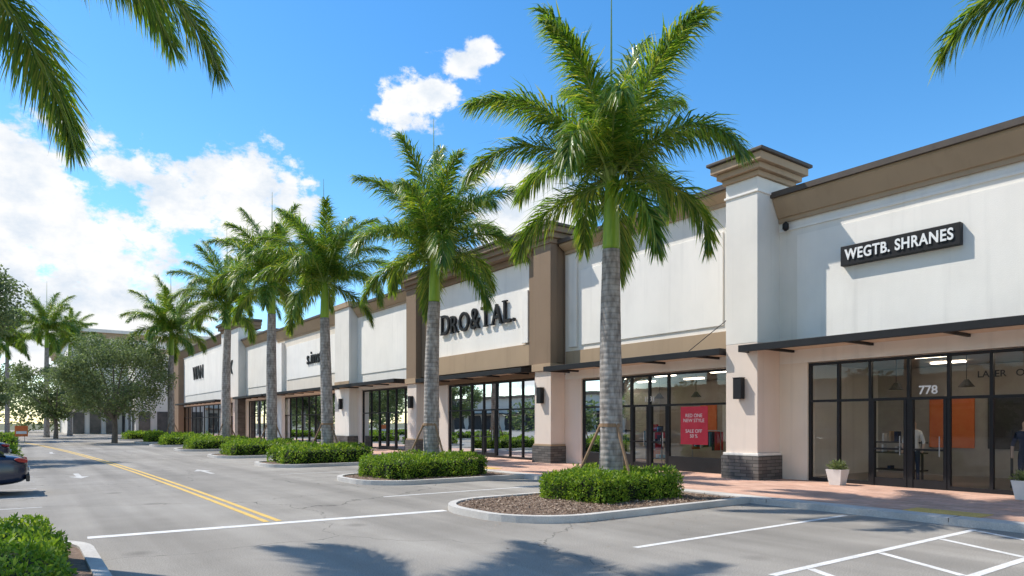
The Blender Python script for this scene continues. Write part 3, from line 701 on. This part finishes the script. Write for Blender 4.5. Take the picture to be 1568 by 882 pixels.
for ch, sz in (('D', 1.22), ('R', 1.05), ('O', 1.12), ('&', 1.22), ('T', 1.15), ('A', 1.12), ('L', 1.22), ('.', 1.0)):
    c = bpy.data.curves.new('glyph', 'FONT'); c.body = ch; c.size = sz*1.22; c.extrude = .06; c.offset = .006
    o = bpy.data.objects.new('glyph', c); COL.objects.link(o); bpy.context.view_layer.update()
    me = bpy.data.meshes.new_from_object(o.evaluated_get(bpy.context.evaluated_depsgraph_get())); bpy.data.objects.remove(o)
    xs = [q.co.x for q in me.vertices]; ysv = [q.co.y for q in me.vertices]; hh_ = max(ysv); x_0 = min(xs)
    for q in me.vertices: q.co.x = (q.co.x-x_0)*.9
    wd_ = (max(xs)-x_0)*.9
    me.materials.clear(); me.materials.append(M['black'])
    ob = bpy.data.objects.new('sign_letter_'+{'&': 'and', '.': 'dot'}.get(ch, ch.lower()), me); COL.objects.link(ob); ob.parent = C
    ob.rotation_euler = (R(90), 0, R(-90)); ob.location = (18.20, ycur, zb)
    s = MB(); sw_ = .15*sz
    def serif(fx, top):
        yc = ycur-fx*wd_; z_ = zb+(hh_-.03 if top else .03); s.box(18.145, 18.255, yc-sw_, yc+sw_, z_-.028, z_+.028, 'black')
    for fx, tp in {'D': [(.12, 0), (.12, 1)], 'R': [(.12, 0), (.12, 1), (.92, 0)], 'T': [(.5, 0)], 'A': [(.04, 0), (.96, 0)], 'L': [(.12, 0), (.12, 1)]}.get(ch, []): serif(fx, tp)
    if s.v: s.build('serif_'+ch.lower(), C)
    ycur -= wd_ + .16

# --- Unit D..G
D = empty('retail_store')
shell(D, 34.7, 43.3, 9.6, 3.95, 35.3, 42.6, 'white', 'pink')
m = MB(); cornice(m, 35.2, 43.2, 9.6, hh=.75, main='tan'); m.build('cornice', D)
m = MB(); panel(m, 35.6, 42.6, 5.0, 8.5, 0); m.build('wall_panel', D, bevel=.01)
m = MB(); m.box(18.0, 19.2, 43.3, 45.8, .9, 9.55, 'white'); m.box(17.85, 19.2, 43.2, 45.9, .1, .9, 'stone'); m.box(17.9, 19.3, 43.15, 45.95, 9.553, 9.9, 'tan'); m.box(17.97, 17.998, 43.27, 45.83, 4.1, 4.6, 'tan'); m.build('pier', D, bevel=.012)
canopy(D, 35.2, 45.0, 4.1, 1.3); storefront(D, 35.3, 42.6, 3.9, [36.5, 37.7, 38.9, 40.1, 41.3], doors=[(37.75, 40.0)], seed=12)
sconce(D, 18.0, 44.5, 2.7, 3.4)
E = empty('retail_store')
shell(E, 45.8, 60.6, 9.8, 3.95, 47, 59.5, 'cream', 'cream')
m = MB(); cornice(m, 46.0, 60.5, 9.8, hh=1.0, main='tan'); m.build('cornice', E)
m = MB(); panel(m, 47.2, 58, 5.4, 8.2, 1); m.box(WX-.3, WX-.001, 58.6, 60.5, .1, 8.6, 'white2'); m.build('wall_panel', E)
canopy(E, 46, 60.4, 4.1, 1.3); storefront(E, 47, 59.5, 3.9, [48.5, 50, 51.5, 53, 54.5, 56, 57.5], doors=[(51.5, 53)], seed=13)
text('s.imstris', 50.6, 6.8, 1.4, 'black', E, x=WX-.1, ext=.04, off=.02, name='sign_letters')
F_ = empty('retail_store')
shell(F_, 60.6, 71, 10.1, 3.95, 62, 70, 'white', 'cream')
m = MB(); cornice(m, 60.8, 70.9, 10.1, hh=.8, main='tan'); m.build('cornice', F_)
m = MB(); panel(m, 62, 70, 5.2, 8.9, 0); m.build('wall_panel', F_)
canopy(F_, 61, 70.8, 4.1, 1.3); storefront(F_, 62, 70, 3.9, [63.5, 65, 66.5, 68.2], doors=[(65, 66.5)], seed=14)
G = empty('retail_store')
shell(G, 71, 107, 11.6, 3.95, 76, 104, 'white', 'pink')
m = MB(); cornice(m, 78.5, 106.9, 11.6, hh=1.0, main='brown')
for o, z0, z1, k in [(.1, 11.3, 11.6, 'brown'), (.3, 11.603, 11.95, 'brown'), (.5, 11.953, 12.2, 'cap')]: m.box(17.9-o, WX+1.5, 71-o, 77.9+o, z0, z1, k)
m.build('cornice', G)
m = MB(); m.box(17.9, WX-.003, 71, 77.9, 4.4, 11.298, 'white'); m.box(17.85, WX-.003, 71, 72.2, .1, 4.4, 'stone'); m.box(17.85, WX-.003, 76.7, 77.9, .1, 4.4, 'pink'); m.box(17.9, WX-.003, 102, 106.8, .1, 10.5, 'brown'); m.box(WX-.05, WX-.002, 80, 101, 5.4, 10, 'white2'); m.build('portal_frame', G)
canopy(G, 78.2, 101, 4.1, 1.3); storefront(G, 76, 104, 3.9, [78+i*2.4 for i in range(10)], doors=[(85, 87.6)], seed=15)
text('DX', 74.5, 7.4, 1.9, 'black', G, x=17.85, ext=.04, off=.05, name='sign_letters'); text('WAN', 92.5, 8.0, 2.3, 'black', G, x=WX-.12, ext=.05, off=.04, name='sign_letters', sp=1.1)
m = MB()
for yy, k in ((78.5, 'orange'), (83, 'teal'), (88, 'orange'), (90, 'poster'), (94, 'orange'), (98, 'cloth3')): m.box(WX+.3, WX+.35, yy, yy+1.5, .4, 2.4, k)
m.build('window_posters', G)
H = empty('department_store')
m = MB(); m.box(6.8, 50, 125, 180, 0, 15.2, 'white2'); m.box(6.2, 50, 124.4, 180, 15.2, 15.9, 'tan'); m.box(5.9, 50, 124.1, 180, 15.9, 16.4, 'white'); m.box(6.7, 50, 124.9, 125, 10.8, 12.2, 'cream')
for i in range(12): m.box(7.1+i*2.2, 8.6+i*2.2, 124.85, 124.95, .1, 3.4, 'far_glass'); m.box(6.9, 7.0, 126+i*4, 128.5+i*4, .1, 3.4, 'far_glass')
m.box(6.4, 13.5, 123.4, 124.8, 3.9, 4.2, 'brown')
m.box(14, 60, 112, 124, 0, 12.0, 'white'); m.box(13.6, 60, 111.6, 124.05, 12, 12.6, 'tan'); m.box(13.9, 14, 113, 115, .1, 3.6, 'far_glass'); m.box(13.9, 14, 117, 119, .1, 3.6, 'far_glass'); m.box(13.0, 13.6, 112.5, 123, 3.8, 4.1, 'brown')
for i in range(14): m.box(14.4+i*2.4, 15.9+i*2.4, 111.9, 112, .1, 3.4, 'far_glass')
m.build('walls', H)
I_ = empty('reflection_building')  # unseen block across the lot, put in for the storefront windows to reflect
m = MB(); m.box(-80, -57, -60, 170, 0, 7.5, 'cream'); m.box(-80, -56.5, -60.4, 170.4, 7.5, 8.1, 'brown'); m.box(-57, -55.6, -60, 170, 3.8, 4.1, 'black')
for i in range(28): m.box(-57, -56.9, -57+i*8, -51+i*8, .1, 3.5, 'int_dark')
m.build('walls', I_)

# ---------------------------------------------------------------- planters
def planter(x, y, seed):
    e = empty('potted_plant', (x, y, .12)); m = MB()
    b = [(-.15, -.15), (.15, -.15), (.15, .15), (-.15, .15)]; t_ = [(p[0]*1.45, p[1]*1.45) for p in b]; ti = [(p[0]*1.28, p[1]*1.28) for p in b]
    for i in range(4):
        j = (i+1) % 4
        m.face([(*b[i], 0), (*b[j], 0), (*t_[j], .42), (*t_[i], .42)], 'pot'); m.face([(*t_[i], .42), (*t_[j], .42), (*ti[j], .42), (*ti[i], .42)], 'pot'); m.face([(*ti[i], .42), (*ti[j], .42), (*ti[j], .36), (*ti[i], .36)], 'pot')
    m.face([(*p, .37) for p in ti], 'mulch'); m.build('pot', e, fix=False)
    rg = random.Random(seed); V = []; F = []
    for _ in range(420):
        d = rdir(rg); d.z = abs(d.z)*1.2+.2; d.normalize(); leaf_quad(V, F, Vector((0, 0, .38))+d*rg.uniform(.03, .26), (d+rdir(rg)*.5).normalized(), rdir(rg), .09, .03)
    raw('leaves', V, F, 'oak', e)
planter(17.95, 9.75, 1); planter(17.8, 5.45, 2)

# ---------------------------------------------------------------- mannequins
def mannequin(x, y, top, bot, seed, face=180):
    rg = random.Random(seed); k = rg.uniform(-.08, .08)
    J = {'pel': (0,0,.95), 'sp': (0,0,1.12), 'ch': (0,0,1.34), 'nk': (0,0,1.50), 'hd0': (.01,0,1.60), 'hd1': (.015,0,1.72),
         'ls': (0,.17,1.40), 'le': (-.02,.25,1.14), 'lw': (.10,.24,.92), 'lh': (.14,.23,.84), 'rs': (0,-.17,1.40), 're': (-.04,-.26,1.14), 'rw': (.02,-.27,.90), 'rh': (.05,-.27,.81),
         'lhp': (0,.09,.88), 'lk': (.03+k,.10,.50), 'la': (0,.11,.09), 'lt': (.14,.13,.04), 'rhp': (0,-.09,.88), 'rk': (.02-k,-.10,.50), 'ra': (-.03,-.11,.09), 'rt': (.11,-.13,.04)}
    rd = {'pel': .13, 'sp': .11, 'ch': .135, 'nk': .055, 'hd0': .085, 'hd1': .095, 'ls': .065, 'le': .042, 'lw': .03, 'lh': .035, 'rs': .065, 're': .042, 'rw': .03, 'rh': .035, 'lhp': .09, 'lk': .058, 'la': .04, 'lt': .035, 'rhp': .09, 'rk': .058, 'ra': .04, 'rt': .035}
    ED = ['pel sp', 'sp ch', 'ch nk', 'nk hd0', 'hd0 hd1', 'ch ls', 'ls le', 'le lw', 'lw lh', 'ch rs', 'rs re', 're rw', 'rw rh', 'pel lhp', 'lhp lk', 'lk la', 'la lt', 'pel rhp', 'rhp rk', 'rk ra', 'ra rt']
    ks = list(J); me = bpy.data.meshes.new('t'); me.from_pydata([J[a] for a in ks], [tuple(ks.index(q) for q in s.split()) for s in ED], [])
    o = bpy.data.objects.new('t', me); COL.objects.link(o); md = o.modifiers.new('s', 'SKIN'); o.modifiers.new('u', 'SUBSURF').levels = 1
    for i, a in enumerate(ks): me.skin_vertices[0].data[i].radius = (rd[a], rd[a]); me.skin_vertices[0].data[i].use_root = (a == 'pel')
    bpy.context.view_layer.update()
    m2 = bpy.data.meshes.new_from_object(o.evaluated_get(bpy.context.evaluated_depsgraph_get())); bpy.data.objects.remove(o)
    m2.materials.clear()
    for q in ('skin', top, bot): m2.materials.append(M[q])
    for p in m2.polygons:
        c = p.center; p.material_index = 1 if (.9 < c.z < 1.47 and abs(c.y) < .30 and not (abs(c.y) > .2 and c.z < 1.1)) else (2 if .1 < c.z <= .9 and abs(c.y) < .2 else 0); p.use_smooth = True
    ob = bpy.data.objects.new('mannequin', m2); COL.objects.link(ob); ob.location = (x, y, .12); ob.rotation_euler = (0, 0, R(face))
for i, (x, y, a, b) in enumerate([(19.4, 20.2, 'cloth1', 'cloth2'), (19.3, 26.4, 'cloth3', 'cloth2'), (19.5, 29.8, 'pinkpanel', 'cloth2'), (19.9, 30.9, 'teal', 'cloth3'), (20.2, 8.8, 'cloth3', 'cloth2'), (19.4, 36.9, 'cloth1', 'cloth3'), (19.3, 24.4, 'cloth3', 'cloth1'), (19.6, 6.0, 'cloth2', 'cloth2')]):
    mannequin(x, y, a, b, i, 180+i*23 % 60-20)
m = MB(); m.box(19.1, 19.2, 24.9, 25.7, .2, 2.3, 'pinkpanel'); m.box(19.2, 19.3, 30.4, 31.2, .3, 2.6, 'pinkpanel'); m.box(19.0, 19.06, 26.8, 27.6, 2.0, 3.0, 'pinkpanel'); m.build('display_banner', C)

# ---------------------------------------------------------------- parked car
def car(x, y):
    e = empty('parked_car', (x, y, 0)); m = MB()
    st = [(0, .62, .42, .74, .80), (.10, .78, .30, .93, .95), (.5, .88, .24, 1.0, 1.04), (1.1, .91, .22, .98, 1.02), (2.2, .92, .22, .95, .99), (3.3, .91, .22, .90, .95), (4.0, .86, .24, .78, .84), (4.4, .74, .30, .64, .70), (4.52, .55, .40, .56, .60)]
    for (s, hw, zb_, zs, zt_) in st:
        ring = [(-hw*.86, zb_), (-hw, zb_+.12), (-hw, (zb_+zs)/2), (-hw*.97, zs-.06), (-hw*.86, zs), (-hw*.5, zt_), (0, zt_+.01), (hw*.5, zt_), (hw*.86, zs), (hw*.97, zs-.06), (hw, (zb_+zs)/2), (hw, zb_+.12), (hw*.86, zb_), (0, zb_)]
        m.v += [(-s, a, z) for a, z in ring]
    n_ = 14
    mi = m.mi('carpaint')
    for i in range(len(st)-1):
        for j in range(n_): m.f.append((i*n_+j, i*n_+(j+1) % n_, (i+1)*n_+(j+1) % n_, (i+1)*n_+j)); m.m.append(mi)
    m.f.append(tuple(range(n_))); m.m.append(mi); m.f.append(tuple((len(st)-1)*n_+j for j in range(n_))); m.m.append(mi)
    o = m.build('body', e, smooth=True); md = o.modifiers.new('s', 'SUBSURF'); md.levels = 2; md.render_levels = 2
    c = MB(); gs = [(.45, .70, .98, 1.0), (.95, .68, .98, 1.36), (1.6, .66, .98, 1.45), (2.4, .66, .98, 1.43), (2.95, .68, .97, 1.25), (3.35, .70, .92, .95)]
    for s, hw, z0, z1 in gs: c.v += [(-s, -hw-.08, z0), (-s, -hw*.86, z1-.03), (-s, 0, z1), (-s, hw*.86, z1-.03), (-s, hw+.08, z0)]
    gi = c.mi('carglass'); pi_ = c.mi('carpaint')
    for i in range(len(gs)-1):
        for j in range(4): c.f.append((i*5+j, i*5+j+1, (i+1)*5+j+1, (i+1)*5+j)); c.m.append(pi_ if (j in (1, 2) and 0 < i < 4) else gi)
    c.build('cabin', e, smooth=False)
    wv = MB()
    for sx in (-.95, -3.65):
        for sy in (-1, 1):
            wv.tube([(sx, sy*.93, .33), (sx, sy*.91, .33), (sx, sy*.74, .33), (sx, sy*.70, .33)], [.30, .335, .335, .3], 'tire', 24); wv.tube([(sx, sy*.90, .33), (sx, sy*.945, .33)], [.20, .19], 'rim', 16)
    wv.build('wheels', e)
    t = MB()
    for sy in (-1, 1): t.prof([(-.03, .80), (-.01, .88), (-.2, .93), (-.30, .90), (-.2, .83)], sy*.82 if sy < 0 else .45, -.45 if sy < 0 else .82, 'redlens')
    t.box(-.05, .03, -.78, .78, .34, .50, 'int_dark'); t.box(.0, .04, -.25, .25, .56, .68, 'signwhite'); t.build('tail_lights', e, bevel=.02)
car(.25, 21.5)
car(-.2, 35.4)

s = empty('roadside_sign', (.4, 78, 0)); m = MB(); m.tube([(-.25, 0, 0), (-.25, 0, 1.4)], [.03, .03], 'rim', 6); m.tube([(.25, 0, 0), (.25, 0, 1.4)], [.03, .03], 'rim', 6); m.box(-.5, .5, -.06, -.035, .5, 1.5, 'orange'); m.box(-.4, .4, -.075, -.062, .75, 1.0, 'signwhite'); m.build('sign_board', s)
